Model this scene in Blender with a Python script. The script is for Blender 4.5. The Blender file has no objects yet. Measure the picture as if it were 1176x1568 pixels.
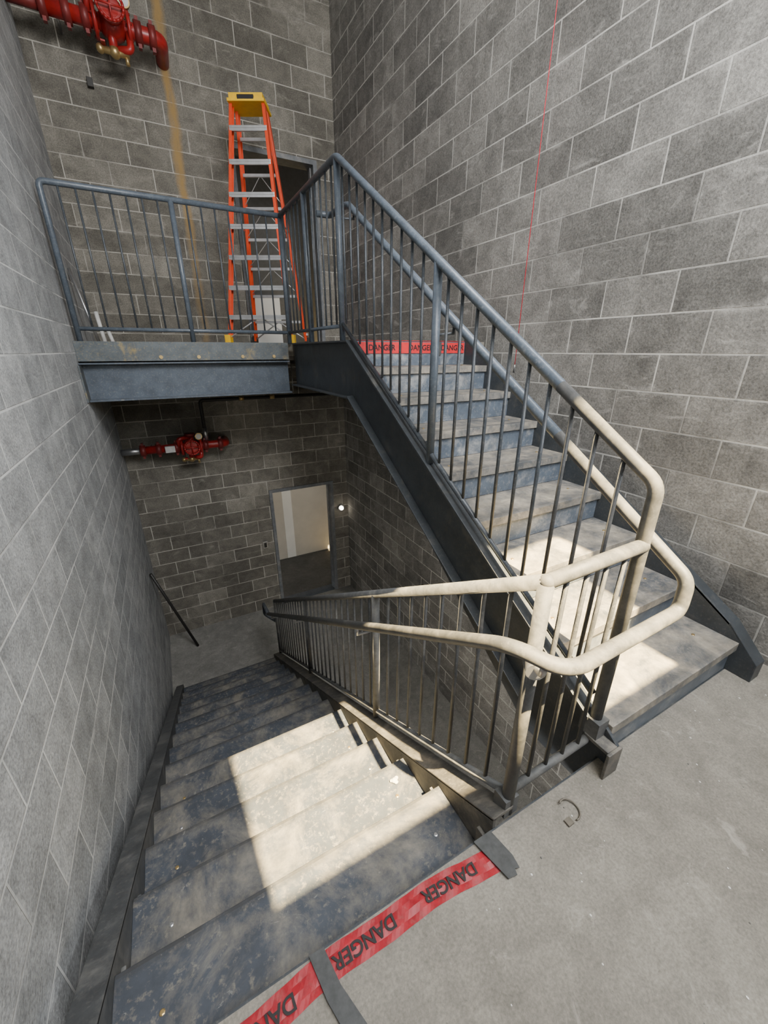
import bpy, bmesh, math, random
from mathutils import Vector, Matrix
random.seed(4)
scene=bpy.context.scene
# ---------------------------------------------------------------- materials
class NT:
    def __init__(s,name):
        s.m=bpy.data.materials.new(name); s.m.use_nodes=True
        s.t=s.m.node_tree; s.n=s.t.nodes; s.l=s.t.links
        s.b=s.n["Principled BSDF"]
    def node(s,typ,**kw):
        n=s.n.new(typ)
        for k,v in kw.items(): setattr(n,k,v)
        return n
    def link(s,a,b): s.l.new(a,b)
    def setin(s,sock,v):
        if hasattr(v,'is_output') : s.link(v,sock)
        else: sock.default_value=v
    def math(s,op,a,b=0.0,c=None,clamp=False):
        n=s.node('ShaderNodeMath',operation=op); n.use_clamp=clamp
        s.setin(n.inputs[0],a); s.setin(n.inputs[1],b)
        if c is not None: s.setin(n.inputs[2],c)
        return n.outputs[0]
    def mix(s,f,a,b,mode='MIX'):
        n=s.node('ShaderNodeMix',data_type='RGBA',blend_type=mode)
        s.setin(n.inputs[0],f); s.setin(n.inputs[6],a); s.setin(n.inputs[7],b)
        return n.outputs[2]
    def pos(s):
        return s.node('ShaderNodeNewGeometry').outputs['Position']
    def noise(s,vec,scale,detail=4,rough=.6,dist=0):
        n=s.node('ShaderNodeTexNoise'); s.link(vec,n.inputs['Vector'])
        n.inputs['Scale'].default_value=scale; n.inputs['Detail'].default_value=detail
        n.inputs['Roughness'].default_value=rough; n.inputs['Distortion'].default_value=dist
        return n.outputs[0]
    def ramp(s,f,lo,hi,a=0.0,b=1.0):
        n=s.node('ShaderNodeMapRange'); s.setin(n.inputs[0],f)
        n.inputs[1].default_value=lo; n.inputs[2].default_value=hi
        n.inputs[3].default_value=a; n.inputs[4].default_value=b
        return n.outputs[0]
    def scalev(s,v,sc):
        n=s.node('ShaderNodeVectorMath',operation='MULTIPLY'); s.link(v,n.inputs[0]); n.inputs[1].default_value=sc
        return n.outputs[0]
    def bump(s,h,strength,dist):
        n=s.node('ShaderNodeBump'); s.link(h,n.inputs['Height'])
        n.inputs['Strength'].default_value=strength; n.inputs['Distance'].default_value=dist
        s.link(n.outputs[0],s.b.inputs['Normal'])
def C(r,g,b): return (r,g,b,1)
def scalecol(M,col,f):
    v=M.node('ShaderNodeVectorMath',operation='SCALE')
    M.link(col,v.inputs[0]); M.setin(v.inputs['Scale'],f); return v.outputs[0]

def cmu(name,axis,dark,light,mortar,stain=False,smear=.5):
    M=NT(name); P=M.pos()
    sep=M.node('ShaderNodeSeparateXYZ'); M.link(P,sep.inputs[0])
    u=M.math('ADD',sep.outputs[0 if axis=='x' else 1],10.01); z=M.math('ADD',sep.outputs[2],2.59+.203*10)
    cmb=M.node('ShaderNodeCombineXYZ'); M.link(u,cmb.inputs[0]); M.link(z,cmb.inputs[1])
    br=M.node('ShaderNodeTexBrick'); M.link(cmb.outputs[0],br.inputs['Vector'])
    br.offset=.5; br.offset_frequency=2; br.squash=1
    br.inputs['Scale'].default_value=1; br.inputs['Mortar Size'].default_value=.0055
    br.inputs['Mortar Smooth'].default_value=.25; br.inputs['Brick Width'].default_value=.406; br.inputs['Row Height'].default_value=.203
    fac=br.outputs['Fac']
    row=M.math('FLOOR',M.math('DIVIDE',z,.203))
    md=M.math('FLOORED_MODULO',row,2.0)
    sh=M.math('MULTIPLY',M.math('SUBTRACT',1.0,md),.5)
    bid=M.math('FLOOR',M.math('ADD',M.math('DIVIDE',u,.406),sh))
    c2=M.node('ShaderNodeCombineXYZ'); M.link(bid,c2.inputs[0]); M.link(row,c2.inputs[1])
    wn=M.node('ShaderNodeTexWhiteNoise',noise_dimensions='2D'); M.link(c2.outputs[0],wn.inputs['Vector'])
    rnd=wn.outputs['Value']
    rnd=M.math('ADD',M.math('MULTIPLY',M.math('POWER',rnd,2.2),.55),.20)
    big=M.ramp(M.noise(P,.9,3,.5),.35,.65,-.20,.25)
    f=M.math('ADD',rnd,big,clamp=True)
    base=M.mix(f,C(*dark),C(*light))
    sp=M.noise(P,90,3,.7); spk=M.ramp(sp,.3,.72,.62,1.36)
    mid=M.ramp(M.noise(P,7,6,.65,.5),.3,.7,.68,1.26)
    base=scalecol(M,base,M.math('MULTIPLY',spk,mid))
    br2=M.node('ShaderNodeTexBrick'); M.link(cmb.outputs[0],br2.inputs['Vector'])
    br2.offset=.5; br2.offset_frequency=2; br2.inputs['Scale'].default_value=1; br2.inputs['Mortar Size'].default_value=.03
    br2.inputs['Mortar Smooth'].default_value=1; br2.inputs['Brick Width'].default_value=.406; br2.inputs['Row Height'].default_value=.203
    sm=M.ramp(M.noise(M.scalev(P,(1,1,1.6)),5,6,.7,.6),.52,.66)
    sm=M.math('MULTIPLY',sm,M.math('ADD',M.math('MULTIPLY',br2.outputs['Fac'],.8),.15))
    sm2=M.ramp(M.noise(M.scalev(P,(1,1,3)),2.6,7,.75,1.2),.58,.69)
    sm=M.math('ADD',sm,M.math('MULTIPLY',sm2,.8),clamp=True)
    base=M.mix(M.math('MULTIPLY',sm,smear),base,C(mortar[0],mortar[1],mortar[2]))
    jn=M.ramp(M.noise(P,1.7,4,.6),.36,.56,.3,1.0)
    jf=M.math('MULTIPLY',fac,jn)
    base=M.mix(M.math('MULTIPLY',fac,M.ramp(jn,.3,1,.6,0)),base,C(dark[0]*.5,dark[1]*.5,dark[2]*.5))
    col=M.mix(jf,base,C(*mortar))
    if stain:
        d=M.math('ABSOLUTE',M.math('SUBTRACT',M.math('ADD',sep.outputs[0],M.math('MULTIPLY',M.ramp(M.noise(P,2,3),0,1,-1,1),.06)),.62))
        sf=M.ramp(d,.02,.06,1,0)
        sf=M.math('MULTIPLY',sf,M.ramp(sep.outputs[2],1.9,3.2,.4,1))
        sf=M.math('MULTIPLY',sf,M.ramp(sep.outputs[2],1.5,1.6,0,1))
        sf=M.math('MULTIPLY',sf,M.ramp(M.noise(M.scalev(P,(8,8,1.5)),3,4),.3,.55,.4,.9))
        col=M.mix(sf,col,C(.34,.215,.075))
    M.link(col,M.b.inputs['Base Color']); M.b.inputs['Roughness'].default_value=.93
    h=M.math('ADD',M.math('MULTIPLY',fac,-1.0),M.math('MULTIPLY',sp,.35))
    M.bump(h,.7,.008)
    return M.m

def dusty(name,paint,dust,lo=.45,hi=.6,scale=6,rough=.5,metal=0.0,bump=.2,fine=60,dirt_shade=0):
    M=NT(name); P=M.pos()
    f=M.ramp(M.noise(P,scale,7,.75,.4),lo,hi)
    f2=M.ramp(M.noise(P,fine,3,.7),.54,.70,0,.45)
    f=M.math('MAXIMUM',f,f2)
    v=M.ramp(M.noise(P,scale*2.3,6,.7),.3,.7,.70,1.22)
    col=scalecol(M,M.mix(f,C(*paint),C(*dust)),v)
    if dirt_shade: # dirt and painted-in shade along the back corner and worn nosing of each tread
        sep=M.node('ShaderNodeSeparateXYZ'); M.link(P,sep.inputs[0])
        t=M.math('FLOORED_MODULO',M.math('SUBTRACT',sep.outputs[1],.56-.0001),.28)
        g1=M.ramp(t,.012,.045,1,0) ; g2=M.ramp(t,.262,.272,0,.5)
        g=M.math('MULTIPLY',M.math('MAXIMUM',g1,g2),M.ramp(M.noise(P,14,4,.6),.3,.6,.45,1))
        col=M.mix(M.math('MULTIPLY',g,dirt_shade),col,C(.035,.035,.035))
        s1=M.ramp(M.noise(P,22,5,.8,.8),.63,.72,0,.5)
        col=M.mix(s1,col,C(.42,.40,.36))
    M.link(col,M.b.inputs['Base Color'])
    M.link(M.ramp(f,0,1,rough,.9),M.b.inputs['Roughness']); M.b.inputs['Metallic'].default_value=metal
    M.bump(M.noise(P,fine,4,.6),bump,.002)
    return M.m
def plain(name,col,rough=.5,metal=0,var=.12,scale=20,emit=None,es=0):
    M=NT(name); P=M.pos()
    v=M.ramp(M.noise(P,scale,4,.6),.3,.7,1-var,1+var)
    n=M.node('ShaderNodeRGB'); n.outputs[0].default_value=C(*col)
    M.link(scalecol(M,n.outputs[0],v),M.b.inputs['Base Color'])
    M.b.inputs['Roughness'].default_value=rough; M.b.inputs['Metallic'].default_value=metal
    if emit:
        M.b.inputs['Emission Color'].default_value=C(*emit); M.b.inputs['Emission Strength'].default_value=es
    return M.m

def concrete(name,a,b,spots):
    M=NT(name); P=M.pos()
    f=M.ramp(M.noise(P,1.6,6,.6,.3),.3,.7)
    col=M.mix(f,C(*a),C(*b))
    sp=M.ramp(M.noise(P,120,3,.7),.3,.7,.75,1.22)
    m2=M.ramp(M.noise(P,11,6,.7,.4),.3,.7,.78,1.18)
    col=scalecol(M,col,M.math('MULTIPLY',sp,m2))
    s=M.ramp(M.noise(P,9,6,.75,.6),.59,.70,0,.5)
    col=M.mix(s,col,C(*spots))
    d=M.ramp(M.noise(P,35,4,.7),.66,.7,0,.5)
    col=M.mix(d,col,C(a[0]*.55,a[1]*.55,a[2]*.55))
    M.link(col,M.b.inputs['Base Color']); M.b.inputs['Roughness'].default_value=.88
    M.bump(M.noise(P,50,5,.7),.3,.004)
    return M.m

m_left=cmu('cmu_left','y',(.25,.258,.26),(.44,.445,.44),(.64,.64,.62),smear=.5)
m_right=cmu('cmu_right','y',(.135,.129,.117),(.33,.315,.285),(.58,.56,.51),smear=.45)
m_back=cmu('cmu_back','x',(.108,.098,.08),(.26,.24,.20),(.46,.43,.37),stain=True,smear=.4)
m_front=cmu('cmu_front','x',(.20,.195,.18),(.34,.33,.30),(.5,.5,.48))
m_land=concrete('concrete_landing',(.185,.168,.138),(.28,.256,.212),(.46,.425,.36))
m_floor=concrete('concrete_lower',(.17,.165,.15),(.27,.258,.235),(.40,.38,.34))
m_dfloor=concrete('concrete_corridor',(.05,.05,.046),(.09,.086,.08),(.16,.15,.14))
m_ceil=concrete('concrete_ceiling',(.3,.3,.29),(.4,.4,.39),(.5,.5,.48))
m_tread=dusty('dusty_tread_steel',(.052,.060,.074),(.33,.29,.22),.46,.80,3.6,.6,0,.35,45,dirt_shade=.85)
m_treadup=dusty('dusty_tread_up',(.095,.10,.104),(.42,.365,.28),.38,.70,5,.6,0,.35,45,dirt_shade=.3)
m_riser=dusty('riser_paint',(.095,.116,.145),(.36,.355,.33),.5,.70,5,.4,0,.1,45)
m_string=dusty('stringer_paint',(.042,.048,.054),(.14,.132,.115),.55,.76,4,.42,0,.08,80)
m_stringd=dusty('stringer_dusty',(.075,.072,.066),(.27,.24,.195),.46,.74,6,.6,0,.1,60)
m_stringl=dusty('stringer_wall_dust',(.065,.068,.070),(.18,.175,.162),.48,.74,5,.6,0,.1,60)
m_rail=dusty('rail_blue_paint',(.080,.098,.120),(.22,.23,.23),.57,.80,7,.35,0,.05,90)
m_bal=dusty('baluster_paint',(.045,.053,.062),(.18,.18,.17),.54,.80,7,.4,0,.05,90)
m_raild=dusty('rail_dusty',(.078,.080,.080),(.18,.172,.155),.44,.74,9,.55,0,.05,90)
m_bald=dusty('baluster_dusty',(.046,.048,.050),(.16,.152,.135),.48,.80,9,.55,0,.05,90)
m_beam=dusty('beam_paint',(.068,.084,.106),(.22,.215,.19),.62,.78,4,.4,0,.05,70)
m_deck=plain('metal_deck',(.10,.09,.075),.6,.3)
m_pour=dusty('pour_stop',(.085,.098,.105),(.34,.26,.12),.56,.70,5,.5,.2,.05,70)
m_frame=dusty('door_frame_paint',(.14,.148,.155),(.26,.25,.23),.5,.7,5,.5)
m_dry=plain('drywall',(.50,.46,.39),.9,0,.06,4)
m_mud=plain('drywall_mud',(.75,.73,.68),.9,0,.04,4)
m_red=plain('sprinkler_red',(.33,.016,.014),.35,.0,.25,15)
m_dred=plain('coupling_dark_red',(.17,.02,.018),.45,.1,.25,15)
m_brass=plain('brass',(.50,.36,.16),.35,.8)
m_steel=plain('galvanized',(.5,.5,.5),.35,.9,.15)
m_black=plain('black_pipe',(.03,.028,.025),.5,.3)
m_orange=plain('fiberglass_orange',(.70,.06,.012),.45,0,.1)
m_yellow=plain('ladder_yellow',(.85,.50,.01),.45,0,.08)
m_alu=plain('aluminium',(.62,.62,.62),.35,.8,.1)
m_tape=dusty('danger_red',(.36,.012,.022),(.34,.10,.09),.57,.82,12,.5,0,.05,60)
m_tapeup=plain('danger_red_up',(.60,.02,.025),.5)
m_text=plain('tape_black_text',(.015,.012,.012),.6)
m_duct=plain('duct_tape',(.055,.057,.056),.6,0,.3,40)
m_white=plain('pvc_white',(.60,.59,.56),.6)
m_wire=plain('scrap_wire',(.16,.14,.11),.5,.3,.2)
m_laser=plain('laser_red',(.75,.01,.04),.6)
m_lamp=plain('lamp_glow',(1,1,1),.5,0,0,1,(1,.9,.75),14)
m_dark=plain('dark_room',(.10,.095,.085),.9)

# ---------------------------------------------------------------- mesh builder
class MB:
    def __init__(s): s.bm=bmesh.new(); s.mats=[]
    def mi(s,m):
        if m not in s.mats: s.mats.append(m)
        return s.mats.index(m)
    def box(s,x0,x1,y0,y1,z0,z1,m,rot=None):
        vs=[Vector((x,y,z)) for x in(x0,x1) for y in(y0,y1) for z in(z0,z1)]
        if rot: vs=[rot@v for v in vs]
        v=[s.bm.verts.new(p) for p in vs]; i=s.mi(m)
        for f in((0,1,3,2),(4,6,7,5),(0,4,5,1),(2,3,7,6),(0,2,6,4),(1,5,7,3)):
            s.bm.faces.new([v[k] for k in f]).material_index=i
    def prism(s,pts,x0,x1,m):
        a=[s.bm.verts.new((x0,y,z)) for y,z in pts]; b=[s.bm.verts.new((x1,y,z)) for y,z in pts]; i=s.mi(m)
        s.bm.faces.new(a[::-1]).material_index=i; s.bm.faces.new(b).material_index=i
        n=len(pts)
        for k in range(n):
            s.bm.faces.new([a[k],a[(k+1)%n],b[(k+1)%n],b[k]]).material_index=i
    def cyl(s,p0,p1,r,m,seg=12,r2=None):
        p0=Vector(p0);p1=Vector(p1);d=p1-p0; L=d.length
        if L<1e-6: return
        q=d.to_track_quat('Z','Y').to_matrix().to_4x4(); mt=Matrix.Translation((p0+p1)/2)@q
        r_=bmesh.ops.create_cone(s.bm,cap_ends=True,segments=seg,radius1=r,radius2=r if r2 is None else r2,depth=L,matrix=mt)
        i=s.mi(m)
        fs=set(f for v in r_['verts'] for f in v.link_faces)
        for f in fs:
            f.material_index=i; f.smooth=len(f.verts)==4
    def sph(s,p,r,m,seg=12,sc=(1,1,1)):
        r_=bmesh.ops.create_uvsphere(s.bm,u_segments=seg,v_segments=max(6,seg//2),radius=r,matrix=Matrix.Translation(p)@Matrix.Diagonal((*sc,1)))
        i=s.mi(m)
        for f in set(f for v in r_['verts'] for f in v.link_faces): f.material_index=i; f.smooth=True
    def tube(s,pts,r,m,seg=16):
        P=[Vector(pts[0])]
        for p in pts[1:]:
            if (Vector(p)-P[-1]).length>1e-4: P.append(Vector(p))
        n=len(P); i=s.mi(m); rings=[]
        T0=(P[1]-P[0]).normalized()
        cur=T0.orthogonal().normalized()
        dprev=T0
        for k in range(n):
            din=(P[k]-P[k-1]).normalized() if k else T0
            dout=(P[k+1]-P[k]).normalized() if k<n-1 else din
            q=dprev.rotation_difference(din); cur=(q@cur).normalized(); dprev=din
            side=din.cross(cur).normalized()
            nrm=(din+dout).normalized()
            ring=[]
            for j in range(seg):
                a=2*math.pi*j/seg; o=cur*math.cos(a)*r+side*math.sin(a)*r
                dn=din.dot(nrm)
                o=o-din*(o.dot(nrm)/dn) if dn>.3 else o
                ring.append(s.bm.verts.new(P[k]+o))
            rings.append(ring)
        for a,b in zip(rings,rings[1:]):
            for j in range(seg):
                f=s.bm.faces.new([a[j],a[(j+1)%seg],b[(j+1)%seg],b[j]]); f.material_index=i; f.smooth=True
        for rg in(rings[0],rings[-1]): s.bm.faces.new(rg).material_index=i
    def torus(s,c,R,r,m,axis='z',seg=20):
        pts=[]
        for k in range(seg+1):
            a=2*math.pi*k/seg
            if axis=='z': o=Vector((math.cos(a)*R,math.sin(a)*R,0))
            elif axis=='y': o=Vector((math.cos(a)*R,0,math.sin(a)*R))
            else: o=Vector((0,math.cos(a)*R,math.sin(a)*R))
            pts.append(Vector(c)+o)
        for a,b in zip(pts,pts[1:]): s.cyl(a,b,r,m,8)
    def done(s,name,bevel=0,parent=None):
        me=bpy.data.meshes.new(name); bmesh.ops.recalc_face_normals(s.bm,faces=s.bm.faces[:]); s.bm.to_mesh(me); s.bm.free()
        for m in s.mats: me.materials.append(m)
        o=bpy.data.objects.new(name,me); scene.collection.objects.link(o)
        if bevel:
            b=o.modifiers.new('bevel','BEVEL'); b.width=bevel; b.segments=2; b.limit_method='ANGLE'; b.angle_limit=math.radians(50)
        if parent: o.parent=parent
        return o
def bend(p0,pc,p1,n=6):
    p0,pc,p1=Vector(p0),Vector(pc),Vector(p1)
    return [(1-t)**2*p0+2*t*(1-t)*pc+t*t*p1 for t in [k/n for k in range(n+1)]]
def fillet(pts,rad,n=6):
    P=[Vector(p) for p in pts]; out=[P[0]]
    for q,(a,c,b) in enumerate(zip(P,P[1:],P[2:])):
        rr=rad[q] if isinstance(rad,(list,tuple)) else rad
        r1=min(rr,(a-c).length*.45); r2=min(rr,(b-c).length*.45)
        out+=bend(c+(a-c).normalized()*r1,c,c+(b-c).normalized()*r2,n)
    out.append(P[-1]); return out

# ---------------------------------------------------------------- dimensions
XL,XR,YB,YF=-.565,2.47,5.91,-.90
ZB,ZT=-2.5875,6.6
R_,T_=.1725,.28
Y0=.56
LU=9*R_
def nd(y): return -(y-Y0)*R_/T_
def nu(y): return R_+(y-Y0)*R_/T_

# ---------------------------------------------------------------- shell
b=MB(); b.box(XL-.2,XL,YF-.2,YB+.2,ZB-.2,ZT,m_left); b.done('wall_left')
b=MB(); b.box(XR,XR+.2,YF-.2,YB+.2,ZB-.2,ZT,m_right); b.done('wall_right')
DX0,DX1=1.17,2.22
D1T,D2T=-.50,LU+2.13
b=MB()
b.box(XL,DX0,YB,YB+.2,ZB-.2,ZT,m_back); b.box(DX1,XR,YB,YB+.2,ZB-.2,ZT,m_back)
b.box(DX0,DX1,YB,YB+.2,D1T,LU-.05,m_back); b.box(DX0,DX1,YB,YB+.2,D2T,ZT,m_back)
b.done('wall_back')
WX0,WX1,WZ0,WZ1=.07,1.93,3.20,5.32
b=MB()
b.box(XL,WX0,YF-.2,YF,ZB-.2,ZT,m_front); b.box(WX1,XR,YF-.2,YF,ZB-.2,ZT,m_front)
b.box(WX0,WX1,YF-.2,YF,ZB-.2,WZ0,m_front); b.box(WX0,WX1,YF-.2,YF,WZ1,ZT,m_front)
b.done('wall_front')
b=MB()
for (x0,x1,z0,z1) in((WX0,WX0+.03,WZ0,WZ1),(WX1-.03,WX1,WZ0,WZ1),(WX0+.03,WX1-.03,WZ0,WZ0+.03),(WX0+.03,WX1-.03,WZ1-.03,WZ1)):
    b.box(x0,x1,YF-.16,YF-.11,z0,z1,m_alu)
b.done('window_1')
b=MB(); b.box(XL,XR,YF,YB,ZB-.2,ZB,m_floor); b.done('floor')
b=MB(); b.box(XL-.2,XR+.2,YF-.2,YB+.2,ZT,ZT+.2,m_ceil); b.done('ceiling')

# mid landing
e=.002
b=MB()
b.box(XL+e,XR-e,YF+e,Y0-.006,-.10,0,m_land)
b.box(XL+e,XR-e,Y0-.006,Y0,-.20,-.001,m_string)
b.box(XL+e,XR-e,Y0-.06,Y0-.006,-.20,-.10,m_string)
b.done('stair_landing')
# upper landing
b=MB()
b.box(XL+e,1.20,4.30,YB-e,LU-.12,LU,m_land)
b.box(1.275,XR-e,2.80,YB-e,LU-.12,LU,m_land)
b.box(1.20,1.275,4.36,YB-e,LU-.12,LU,m_land)
b.box(XL+e,XR-e,4.36,YB-e,LU-.16,LU-.12,m_deck)
b.box(1.275,XR-e,2.86,4.36,LU-.16,LU-.12,m_deck)
k=XL+.1
while k<XR-.1:
    b.box(k,k+.06,4.40,YB-e,LU-.20,LU-.16,m_deck); k+=.15
b.done('stair_landing')
# beam
b=MB()
b.box(XL+e,1.20,4.27,4.298,LU-.15,LU+.005,m_pour)
b.box(XL+e,1.20,4.25,4.355,LU-.174,LU-.162,m_beam)
b.box(XL+e,1.20,4.33,4.345,LU-.46,LU-.174,m_beam)
b.box(XL+e,1.20,4.25,4.345,LU-.475,LU-.46,m_beam)
for x in(.05,.36,.75,1.05): b.cyl((x,4.262,LU-.12),(x,4.272,LU-.12),.016,m_brass,10)
b.box(XL+e,XL+.014,4.18,4.33,LU-.47,LU-.18,m_pour)
b.done('landing_beam')

# ---------------------------------------------------------------- down flight
TX0,TX1=-.42,.715
b=MB()
for k in range(1,15):
    y0=Y0+T_*(k-1); z=-R_*k
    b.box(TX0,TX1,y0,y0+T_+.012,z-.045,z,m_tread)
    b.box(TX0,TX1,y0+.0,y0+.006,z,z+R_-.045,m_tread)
    for x in(-.30,.60):
        b.cyl((x,y0+.15,z-.001),(x,y0+.15,z+.004),.008,m_brass if (k+int(x>0))%2 else m_steel,8)
b.box(TX0,TX1,Y0+T_*14,Y0+T_*14+.006,ZB,ZB+R_-.045,m_tread)
def strip(b,x0,x1,fn,y0,y1,o0,o1,m):
    b.prism([(y0,fn(y0)+o0),(y0,fn(y0)+o1),(y1,fn(y1)+o1),(y1,fn(y1)+o0)],x0,x1,m)
ye=4.56
for (wx0,wx1,fx0,fx1,mm) in((TX1,TX1+.015,TX1,TX1+.09,m_stringd),(TX0-.015,TX0,TX0-.08,TX0,m_stringl)):
    b.prism([(Y0+.001,-.30),(Y0+.001,.045),(ye,nd(ye)+.045),(ye,ZB),(4.30,ZB),],wx0,wx1,mm)
    strip(b,fx0,fx1,nd,Y0+.001,ye,.035,.05,mm)
    strip(b,fx0,fx1,nd,Y0+.001,4.30,-.335,-.32,m_string)
for k in range(1,15):
    y0=Y0+T_*(k-1); z=-R_*k
    b.box(TX1-.014,TX1,y0+.02,y0+.055,z,z+.11,m_stringd)
    b.box(TX0,TX0+.014,y0+.02,y0+.055,z,z+.11,m_stringl)
b.done('steel_staircase',.003)

# ---------------------------------------------------------------- up flight
UX0,UX1=1.272,2.25
b=MB()
for k in range(1,10):
    y0=Y0+T_*(k-1); z=R_*k
    if k<9:
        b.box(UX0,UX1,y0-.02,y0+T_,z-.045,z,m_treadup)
        b.box(UX0,UX1,y0-.001,y0+.005,z-R_,z-.045,m_riser)
        for x in(1.40,2.12): b.cyl((x,y0+.12,z-.001),(x,y0+.12,z+.004),.008,m_brass,8)
    else:
        b.box(UX0,UX1,y0-.014,y0-.002,z-R_,z,m_riser)
b.prism([(.50,.001),(.50,.12),(.60,.195),(2.80,LU+.002),(2.80,LU-.40),(Y0+.33,-.20),(Y0+.001,-.20),(Y0+.001,.001)],1.256,1.271,m_string)
b.box(1.256,1.271,2.80,4.25,LU-.40,LU+.002,m_string)
b.box(1.20,1.256,2.80,4.25,LU-.012,LU+.002,m_string); b.box(1.20,1.256,2.82,4.25,LU-.40,LU-.388,m_string)
strip(b,1.20,1.256,nu,.60,2.80,-.012,.004,m_string)
strip(b,1.20,1.256,nu,Y0+.35,2.82,-.40,-.388,m_string)
b.box(1.19,1.271,.488,.50,.001,.125,m_stringd)
b.box(1.20,1.256,.50,.60,.11,.125,m_stringd)
b.prism([(.46,.001),(.46,.10),(.60,.25),(2.70,LU+.05),(2.80,LU+.05),(2.80,LU-.35),(Y0+.4,-.20),(Y0+.001,-.20),(Y0+.001,.001)],UX1,UX1+.015,m_string)
strip(b,UX1,UX1+.085,lambda y:nu(y)+.05,.60,2.72,-.012,.004,m_string)
b.prism([(.452,.001),(.452,.10),(.60,.254),(.60,.24),(.462,.095),(.462,.001)],UX1,UX1+.085,m_string)
b.done('steel_staircase',.003)

# ---------------------------------------------------------------- guards
RR=.0215; BR=.0075
GX=.80; UXG=1.235
b=MB()
gt=lambda y:.927-(y-.585)*.628
gb=lambda y:nd(y)+.10
b.tube([(GX,.585,gt(.585)),(GX,4.47,gt(4.47))],RR,m_raild)
b.tube([(GX,.585,gb(.585)),(GX,4.47,gb(4.47))],.014,m_raild,10)
b.box(GX-.03,GX+.03,.565,.62,.0,.08,m_raild)
b.tube([(GX,.585,.0),(GX,.585,gt(.585))],RR,m_raild); b.sph((GX,.585,.927),RR*1.02,m_raild,16)
for y in(1.58,3.0,4.47): b.tube([(GX,y,nd(y)+.05),(GX,y,gt(y))],RR,m_raild)
y=.585+.11
while y<4.42:
    if min(abs(y-q) for q in(1.58,3.0,4.47))>.03:
        b.cyl((GX,y,gb(y)),(GX,y,gt(y)),BR,m_bald,8)
    y+=.107
b.tube([(GX,.585,.927),(UXG,.59,.927)],RR,m_raild)
b.tube([(GX,.585,.10),(UXG,.59,.10)],.016,m_raild,10)
for k in range(1,5):
    x=GX+(UXG-GX)*k/5; b.cyl((x,.587,.10),(x,.587,.927),BR,m_bald,8)
b.done('stair_guardrail')
b=MB()
ut=lambda y:1.125+(y-.60)*(2.62-1.125)/(2.92-.60)
ub=lambda y:nu(y)+.075
yt=.985
b.tube(fillet([(UXG,yt,ut(yt)),(UXG,.595,1.122),(UXG,.59,.10)],.035,5),RR,m_raild)
b.tube(fillet([(UXG,yt,ut(yt)),(UXG,2.93,2.625),(UXG,4.31,2.625)],.05,5),RR,m_rail)
b.tube([(UXG,.62,ub(.62)),(UXG,2.92,ub(2.86)+.0)],.014,m_bal,10)
b.tube([(UXG,2.92,LU+.10),(UXG,4.31,LU+.10)],.014,m_rail,10)
for y in(1.76,2.93): b.tube([(UXG,y,(nu(y) if y<2.8 else LU)),(UXG,y,ut(y) if y<2.9 else 2.61)],RR,m_rail)
b.box(UXG-.03,UXG+.03,.555,.63,.12,.20,m_raild)
y=.60+.11
while y<2.88:
    if abs(y-1.76)>.03:
        b.cyl((UXG,y,ub(y)),(UXG,y,ut(y)),BR,m_bal if y>1.0 else m_bald,8)
    y+=.107
b.tube([(UXG,3.62,LU),(UXG,3.62,2.62)],RR,m_rail)
y=3.03
while y<4.28:
    b.cyl((UXG,y,LU+.10),(UXG,y,2.62),BR,m_bal,8); y+=.107
GY=4.31
b.tube(fillet([(UXG,GY,2.625),(XL+.05,GY,2.625),(XL+.05,GY,LU+.0)],.04,5),RR,m_rail)
b.tube([(UXG,GY,LU),(UXG,GY,2.62)],RR,m_rail); b.sph((UXG,GY,2.625),RR*1.02,m_rail,14)
b.tube([(UXG,GY,LU+.10),(XL+.05,GY,LU+.10)],.016,m_rail,10)
b.tube([(.34,GY,LU),(.34,GY,2.62)],RR,m_rail)
x=XL+.05+.108
while x<UXG-.03:
    if abs(x-.34)>.03: b.cyl((x,GY,LU+.10),(x,GY,2.62),BR,m_bal,8)
    x+=.108
b.done('stair_guardrail')
# handrail
b=MB()
hx=.69
hz=lambda y:.775-(y-.57)*.628
uh=lambda y:1.182+(y-1.054)*.632
pts=fillet([(hx,4.40,hz(4.40)),(hx,.57,.775),(.765,.455,.745),(1.318,.478,.725),(1.332,.485,.83),(1.345,1.05,uh(1.05))],[.08,.08,.035,.035],8)
b.tube(pts,RR,m_raild)
b.tube(fillet([(1.345,1.05,uh(1.05)),(1.345,3.02,uh(3.0)),(1.345,3.35,uh(3.0)+.01),(UXG,3.35,uh(3.0)+.01)],.05,5),RR,m_rail)
b.tube(fillet([(hx,4.40,hz(4.40)),(hx,4.68,hz(4.40)-.01),(hx,4.70,hz(4.4)-.2),(GX,4.55,hz(4.4)-.25)],.04,5),RR,m_bal)
for y in(1.58,3.0,4.2):
    b.tube([(hx,y,hz(y)-.02),(hx,y,hz(y)-.06),(GX,y,hz(y)-.07)],.007,m_steel,8)
b.tube(fillet([(.735,.50,.74),(.76,.52,.68),(GX,.585,.66)],.03,4),.010,m_steel,8)
b.cyl((.775,.55,.66),(.80,.585,.66),.028,m_steel)
for y in(1.76,2.93):
    b.tube([(1.345,y,uh(y)-.02),(1.345,y,uh(y)-.06),(UXG,y,uh(y)-.07)],.007,m_bal,8)
b.done('stair_handrail')

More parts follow.
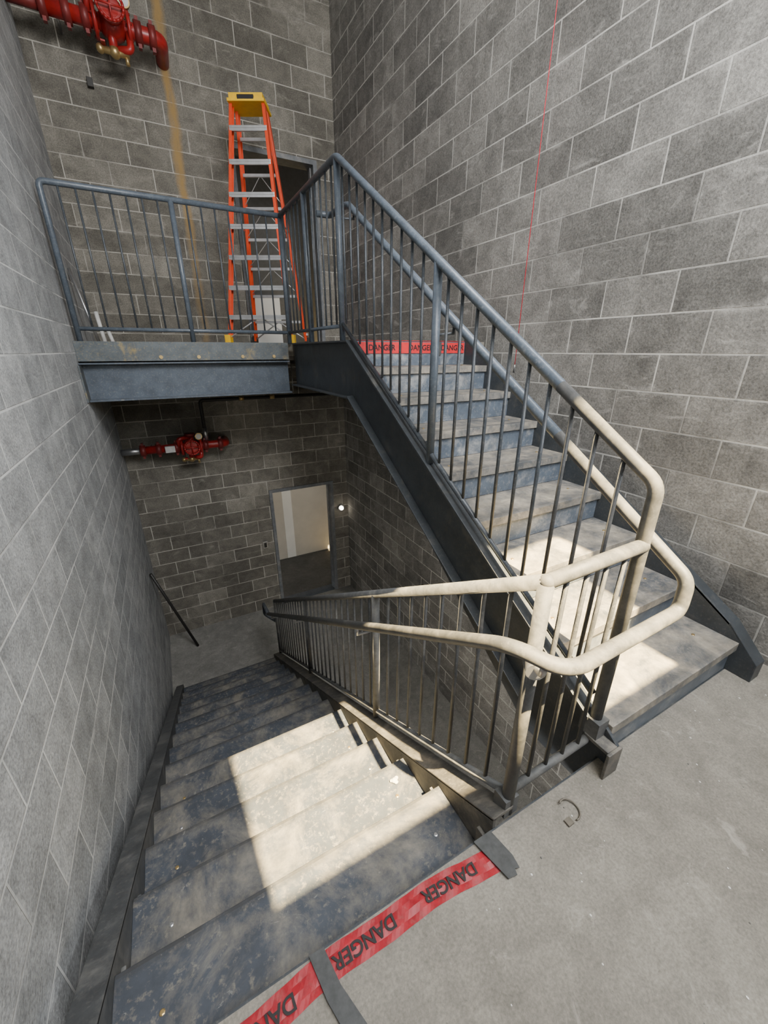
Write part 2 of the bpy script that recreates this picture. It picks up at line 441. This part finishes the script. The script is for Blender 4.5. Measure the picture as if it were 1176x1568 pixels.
# ---------------------------------------------------------------- doors
def doorframe(z0,z1,name):
    b=MB(); f=.05; a0,a1=DX0+e,DX1-e; z0+=e; z1-=e
    for x0,x1 in((a0,a0+f),(a1-f,a1)):
        b.box(x0,x1,YB-.012,YB+.198,z0,z1,m_frame)
    b.box(a0+f,a1-f,YB-.012,YB+.198,z1-f,z1,m_frame)
    b.box(a0+f,a0+f+.015,YB+.08,YB+.14,z0,z1-f,m_frame); b.box(a1-f-.015,a1-f,YB+.08,YB+.14,z0,z1-f,m_frame)
    for zz in(.25,1.05,1.85):
        b.box(a0+f,a0+f+.004,YB+.02,YB+.06,z0+zz,z0+zz+.1,m_steel)
    return b.done(name,.003)
doorframe(ZB,D1T,'door_1'); doorframe(LU,D2T,'door_2')
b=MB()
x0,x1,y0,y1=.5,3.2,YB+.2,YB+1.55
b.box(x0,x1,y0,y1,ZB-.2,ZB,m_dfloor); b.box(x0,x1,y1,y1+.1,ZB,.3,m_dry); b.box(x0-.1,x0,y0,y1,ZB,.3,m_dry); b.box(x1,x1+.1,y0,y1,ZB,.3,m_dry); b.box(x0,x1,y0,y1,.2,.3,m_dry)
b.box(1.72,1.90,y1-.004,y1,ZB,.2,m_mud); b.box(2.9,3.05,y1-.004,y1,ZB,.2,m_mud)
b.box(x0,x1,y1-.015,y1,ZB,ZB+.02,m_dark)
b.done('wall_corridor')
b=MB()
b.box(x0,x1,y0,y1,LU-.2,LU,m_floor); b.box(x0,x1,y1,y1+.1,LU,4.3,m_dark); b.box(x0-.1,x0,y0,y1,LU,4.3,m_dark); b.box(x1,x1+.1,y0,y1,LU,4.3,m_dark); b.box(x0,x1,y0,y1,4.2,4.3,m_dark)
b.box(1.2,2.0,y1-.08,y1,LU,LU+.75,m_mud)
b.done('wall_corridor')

# ---------------------------------------------------------------- step ladder
b=MB()
H=2.25
W0,W1=.345,.165; V0,V1=.345,.155
def lx(z,w0,w1): return w0+(w1-w0)*z/H
def fp(s,z,w0,w1,d0,d1): return Vector((s*lx(z,w0,w1),d0+(d1-d0)*z/H,z))
for s in(-1,1):
    for w0,w1,d0,d1 in((W0,W1,-.50,-.06),(V0,V1,.47,.06)):
        p0=fp(s,.0,w0,w1,d0,d1);p1=fp(s,H-.05,w0,w1,d0,d1)
        for (dx,dyy,hx_,hy_) in((0,0,.004,.035),(-s*.012,-.033,.014,.004),(-s*.012,.033,.014,.004)):
            vs=[]
            for p in(p0,p1):
                for ax,ay in((-1,-1),(1,-1),(1,1),(-1,1)):
                    vs.append(b.bm.verts.new((p.x+dx+ax*hx_,p.y+dyy+ay*hy_,p.z)))
            i=b.mi(m_orange)
            for f in((0,1,2,3),(7,6,5,4),(0,4,5,1),(1,5,6,2),(2,6,7,3),(3,7,4,0)):
                b.bm.faces.new([vs[q] for q in f]).material_index=i
        b.box(p0.x-.03,p0.x+.03,p0.y-.045,p0.y+.045,0,.09,m_yellow if d0<0 else m_black)
        b.box(p0.x-.018-s*.006,p0.x+.018-s*.006,p0.y-.04,p0.y+.04,.11,.14,m_alu)
for k in range(1,8):
    z=.285*k
    w=lx(z,W0,W1); y=-.50+.44*z/H
    b.box(-w,w,y-.045,y+.045,z-.02,z,m_alu)
    b.box(-w,w,y-.045,y-.04,z-.045,z-.02,m_alu)
for k in range(1,8):
    z=.285*k; w=lx(z,V0,V1); y=.47-.41*z/H
    b.box(-w,w,y-.012,y+.012,z-.03,z,m_alu)
z=.3
for s in(-1,1): b.cyl((s*lx(z,V0,V1),.47,.07),(0,.47-.41*z/H,z-.03),.008,m_alu,6); b.cyl((s*lx(z,W0,W1),-.5+.01,.07),(0,-.5+.44*z/H,z-.03),.008,m_alu,6)
for k in range(2,6):
    z=.285*k; 
    for s in(-1,1): b.cyl((s*lx(z,V0,V1),.47-.41*z/H,z),(0,.47-.41*(z+.285)/H,z+.27),.005,m_alu,6)
b.box(-.165,.165,-.13,.13,H-.05,H,m_yellow); b.box(-.18,.18,-.145,.145,H-.07,H-.045,m_yellow)
b.box(-.08,.08,-.1460,-.128,H-.055,H-.02,m_text)
for s in(-1,1):
    z=1.2; b.cyl((s*lx(z,W0,W1),-.5+.44*z/H,z),(s*lx(z,V0,V1),.47-.41*z/H,z),.008,m_steel,6)
lad=b.done('stepladder',.002)
lad.location=(1.29,5.24,LU+.001); lad.rotation_euler=(0,0,math.radians(-28))

# ---------------------------------------------------------------- sprinkler valves
def valve(zc,y,x0,xe,r,name,up,xm):
    b=MB(); q=r/.05
    b.tube(fillet([(x0,y,zc),(xe+.03,y,zc),(xe+.05,YB-.004,zc-.01)],.07,6),r,m_red)
    b.cyl((XL+.006,y,zc),(x0+.05,y,zc),r*.8,m_dred if not up else m_steel)
    for x in(x0+.03,x0+.20,xm-.17*q,xm+.17*q,xe-.04):
        b.cyl((x-.03,y,zc),(x+.03,y,zc),r*1.4,m_dred,14)
        b.box(x-.014,x+.014,y-.022,y+.022,zc+r*1.3,zc+r*1.85,m_dred)
        b.box(x-.014,x+.014,y-.022,y+.022,zc-r*1.85,zc-r*1.3,m_dred)
    for x in(xm-.11*q,xm+.11*q):
        b.cyl((x-.014,y,zc),(x+.014,y,zc),r*2.1,m_red,18)
        for a in range(6):
            aa=a*math.pi/3; b.cyl((x-.024,y+r*1.7*math.cos(aa),zc+r*1.7*math.sin(aa)),(x+.024,y+r*1.7*math.cos(aa),zc+r*1.7*math.sin(aa)),.009*q,m_dred,6)
    b.sph((xm,y,zc),r*1.9,m_red,16)
    b.cyl((xm,y,zc),(xm,y-.16*q,zc+.02),r*1.0,m_red); b.cyl((xm,y-.13*q,zc+.02),(xm,y-.16*q,zc+.02),r*1.6,m_red)
    yh=y-.20*q; R=.085*q
    b.torus((xm,yh,zc+.02),R,.010*q,m_red,'y'); b.cyl((xm-R,yh,zc+.02),(xm+R,yh,zc+.02),.008,m_red,6); b.cyl((xm,yh,zc+.02-R),(xm,yh,zc+.02+R),.008,m_red,6)
    b.cyl((xm,y-.16*q,zc+.02),(xm,yh,zc+.02),.012,m_steel,8)
    b.cyl((xm,y,zc),(xm,y,zc+.16*q),r*.85,m_red); b.cyl((xm,y,zc+.13*q),(xm,y,zc+.165*q),r*1.25,m_dred)
    b.cyl((xm-.02,y-.02,zc),(xm-.02,y-.02,zc-.16*q),r*.6,m_red)
    b.tube(fillet([(xm+.10*q,y-.03,zc-.04),(xm+.10*q,y-.06,zc-.14*q),(xm+.02,y-.02,zc-.14*q)],.04,4),r*.5,m_red,10)
    b.tube(fillet([(xm-.14*q,y-.04,zc+.02),(xm-.14*q,y-.08,zc+.12*q),(xm,y-.03,zc+.12*q)],.04,4),r*.5,m_red,10)
    zz=zc-.16*q
    b.cyl((xm-.11*q,y-.02,zz),(xm+.08*q,y-.02,zz),.022*q,m_brass); b.sph((xm-.02,y-.02,zz),.040*q,m_brass); b.sph((xm-.11*q,y-.02,zz),.03*q,m_brass,10)
    b.cyl((xm+.06*q,y-.02,zz),(xm+.06*q,y-.02,zz-.06*q),.014*q,m_brass); b.box(xm-.10*q,xm-.07*q,y-.10,y-.02,zz+.02,zz+.032,m_red)
    if up: b.box(xm-.30*q,xm-.19*q,y-r-.05,y-r,zc-.035*q,zc+.04*q,m_white)
    b.cyl((xm+.10*q,y-.05,zc+.13*q),(xm+.10*q,y-.08,zc+.13*q),.042*q,m_brass,16); b.cyl((xm+.10*q,y-.052,zc+.13*q),(xm+.10*q,y-.083,zc+.13*q),.034*q,m_white,16); b.cyl((xm+.10*q,y-.06,zc+.12*q),(xm+.10*q,y-.0,zc),.010,m_brass,8)
    b.cyl((x0+.12,y,zc),(x0+.12,YB-.004,zc),.012,m_steel)
    if up:
        b.tube(fillet([(xm+.19,y,zc),(xm+.19,y,zc+.56),(2.40,y,zc+.56)],.04,4),.022,m_black,8)
        b.cyl((xm+.19,y,zc+.06),(xm+.19,y,zc+.22),.03,m_steel,10)
        for x in(.8,1.2,1.6,2.0,2.3): b.cyl((x,y,zc+.56),(x,y,zc+.99),.005,m_steel,6)
        for x in(.9,1.3): b.cyl((x-.03,y,zc+.56),(x+.03,y,zc+.56),.03,m_brass,8)
    return b.done(name)
valve(.345,5.62,-.36,.60,.050,'sprinkler_valve_assembly',True,.21)
valve(4.22,5.58,-.34,.56,.060,'sprinkler_valve_assembly',False,.20)

# ---------------------------------------------------------------- small things
def text(s,size,loc,rot,parent,mat=m_text):
    c=bpy.data.curves.new('tape_lettering','FONT'); c.body=s; c.size=size; c.align_x='CENTER'; c.align_y='CENTER'; c.offset=.001
    c.materials.append(mat)
    o=bpy.data.objects.new('tape_lettering',c); scene.collection.objects.link(o); o.location=loc; o.rotation_euler=rot; o.parent=parent
b=MB(); n=90; i=b.mi(m_tape); prev=None
def tc(x): return .505+.012*math.sin(x*6)+.004*math.sin(x*17)
for k in range(n+1):
    x=-.50+1.17*k/n; w=.034; 
    v=[b.bm.verts.new((x,tc(x)-w+2*w*j/4,.003+.0018*math.sin(k*.9+j*1.7)+(.002 if j==2 else 0))) for j in range(5)]
    if prev:
        for j in range(4): b.bm.faces.new([prev[j],v[j],v[j+1],prev[j+1]]).material_index=i
    prev=v
tape=b.done('danger_tape')
for x in(-.36,-.07,.22,.50): text('DANGER',.046,(x,tc(x),.0085),(0,0,math.pi+.07*math.cos(x*6)),tape)
def quadstrip(name,pts,z,m,thick=.002):
    b=MB(); vs=[b.bm.verts.new((p[0],p[1],z)) for p in pts]; ws=[b.bm.verts.new((p[0],p[1],z+thick)) for p in pts]; i=b.mi(m)
    b.bm.faces.new(vs); b.bm.faces.new(ws); n=len(pts)
    for k in range(n): b.bm.faces.new([vs[k],vs[(k+1)%n],ws[(k+1)%n],ws[k]])
    return b.done(name)
quadstrip('duct_tape_strip',[(.075,.556),(.115,.556),(.13,.47),(.165,.37),(.145,.355),(.14,.362),(.12,.355),(.09,.46)],.0095,m_duct)
quadstrip('duct_tape_strip',[(.63,.556),(.70,.556),(.715,.47),(.71,.435),(.695,.44),(.69,.425),(.66,.43),(.65,.47)],.0095,m_duct)
b=MB(); b.box(1.29,2.24,2.779,2.781,LU-.085,LU-.008,m_tapeup); b.box(1.29,2.24,2.781,2.86,LU+.001,LU+.004,m_tapeup)
t2=b.done('danger_tape')
for x in(1.48,1.82,2.12): text('DANGER',.055,(x,2.777,LU-.047),(math.pi/2,0,0),t2)
b=MB(); b.box(1.95,2.01,2.774,2.778,LU-.10,LU,m_duct); b.box(1.95,2.01,2.774,2.9,LU+.005,LU+.008,m_duct); b.done('duct_tape_strip')
b=MB(); b.cyl((2.40,2.36,1.36),(2.40,2.36,ZT),.0024,m_laser,6); b.cyl((2.40,2.36,1.33),(2.40,2.36,1.40),.008,m_steel,8,.001); b.done('laser_line_string')  # red laser line, modelled as a thin string
b=MB(); b.cyl((XL+.02,5.30,-1.17),(-.20,5.46,ZB+.01),.018,m_black,8); b.done('leaning_steel_bar')
b=MB()
b.cyl((-.44,4.9,LU+.008),(-.54,5.0,LU+.62),.014,m_steel,10)
b.cyl((-.38,4.75,LU+.008),(-.40,4.80,LU+.26),.017,m_white,10)
b.cyl((-.33,4.95,LU+.008),(-.36,5.02,LU+.14),.017,m_white,10)
b.done('pvc_pipe_offcuts')
b=MB(); pts=[(.99+.034*math.cos(a),.475+.034*math.sin(a),.006+.008*max(0,math.sin(a))) for a in [k*.35 for k in range(-5,7)]]
b.tube(pts,.0028,m_wire,8); b.box(.945,.97,.44,.462,.001,.008,m_wire); b.done('wire_scrap')
b=MB()
for (dx,dy,dz,r) in((0,0,.010,.014),(.012,.007,.008,.010),(-.011,.006,.007,.009),(.004,-.010,.007,.009)):
    b.sph((.62+dx,1.05+dy,-.344+dz),r,m_white,7,(1.2,.9,.75))
b.done('plaster_chunk')
b=MB()
for k in range(90):
    x=random.uniform(.0,2.4); y=random.uniform(-.2,.5); r=random.uniform(.0012,.0035)
    b.sph((x,y,r*.4),r,m_stringd if k%3==0 else m_mud,6,(1,1.3,.5))
b.done('floor_debris')
b=MB(); b.cyl((2.34,YB-e,-1.0),(2.34,YB-.03,-1.0),.05,m_steel,16); b.sph((2.34,YB-.045,-1.0),.035,m_lamp,12); b.done('wall_lamp')
b=MB(); b.box(.98,1.06,YB-.03,YB-e,-1.45,-1.33,m_steel); b.box(1.0,1.04,YB-.036,YB-.03,-1.43,-1.35,m_black); b.done('junction_box',.003)
b=MB(); b.box(-.1,-.05,YB-.05,YB-e,3.86,3.93,m_black); b.done('junction_box',.003)

# ---------------------------------------------------------------- light
def area(name,loc,tgt,sx,sy,e,col):
    l=bpy.data.lights.new(name,'AREA'); l.shape='RECTANGLE'; l.size=sx; l.size_y=sy; l.energy=e; l.color=col
    o=bpy.data.objects.new(name,l); scene.collection.objects.link(o); o.location=loc
    o.rotation_euler=(Vector(tgt)-Vector(loc)).to_track_quat('-Z','Y').to_euler(); return o
s=bpy.data.lights.new('sun','SUN'); s.energy=85; s.angle=.01; s.color=(1,.77,.40)
so=bpy.data.objects.new('sun',s); scene.collection.objects.link(so)
so.rotation_euler=Vector((-.04,1,-2.0)).to_track_quat('-Z','Y').to_euler(); so.location=(1,-3,8)
area('window_skylight',((WX0+WX1)/2,YF-.09,(WZ0+WZ1)/2),(.8,2.2,1.0),1.8,1.9,370,(.97,.98,1))
area('ceiling_fill',(.9,1.2,ZT-.1),(.9,1.3,0),1.6,1.6,32,(1,.97,.92))  # unseen fill light added under the ceiling
area('landing_fill',(1.9,-.6,2.3),(-.5,1.6,1.2),.5,.5,50,(.90,.95,1))  # added fill out of view, brightens the left wall
area('lower_fill',(.7,-.55,-.45),(.9,5.5,-1.6),2.2,.4,90,(.98,.97,.95))  # fill added beneath the mid landing to lift the lower walls
area('corridor_light',(1.4,YB+.9,.1),(1.6,YB+1.3,-2),.8,.4,10,(1,.95,.86))
area('corridor_light',(1.2,YB+.9,4.1),(1.6,YB+1.2,2),.4,.4,1.8,(1,.97,.92))
w=bpy.data.worlds.new('world'); scene.world=w; w.use_nodes=True
w.node_tree.nodes['Background'].inputs[0].default_value=(.80,.89,1,1); w.node_tree.nodes['Background'].inputs[1].default_value=1.0
# ---------------------------------------------------------------- camera
cd=bpy.data.cameras.new('camera'); co=bpy.data.objects.new('camera',cd); scene.collection.objects.link(co)
cd.sensor_fit='VERTICAL'; cd.sensor_height=36; cd.lens=857/2212*36; cd.clip_start=.02
co.location=(0,0,1.49); co.rotation_euler=(math.radians(90-22.2),0,math.radians(-28.3))
scene.camera=co
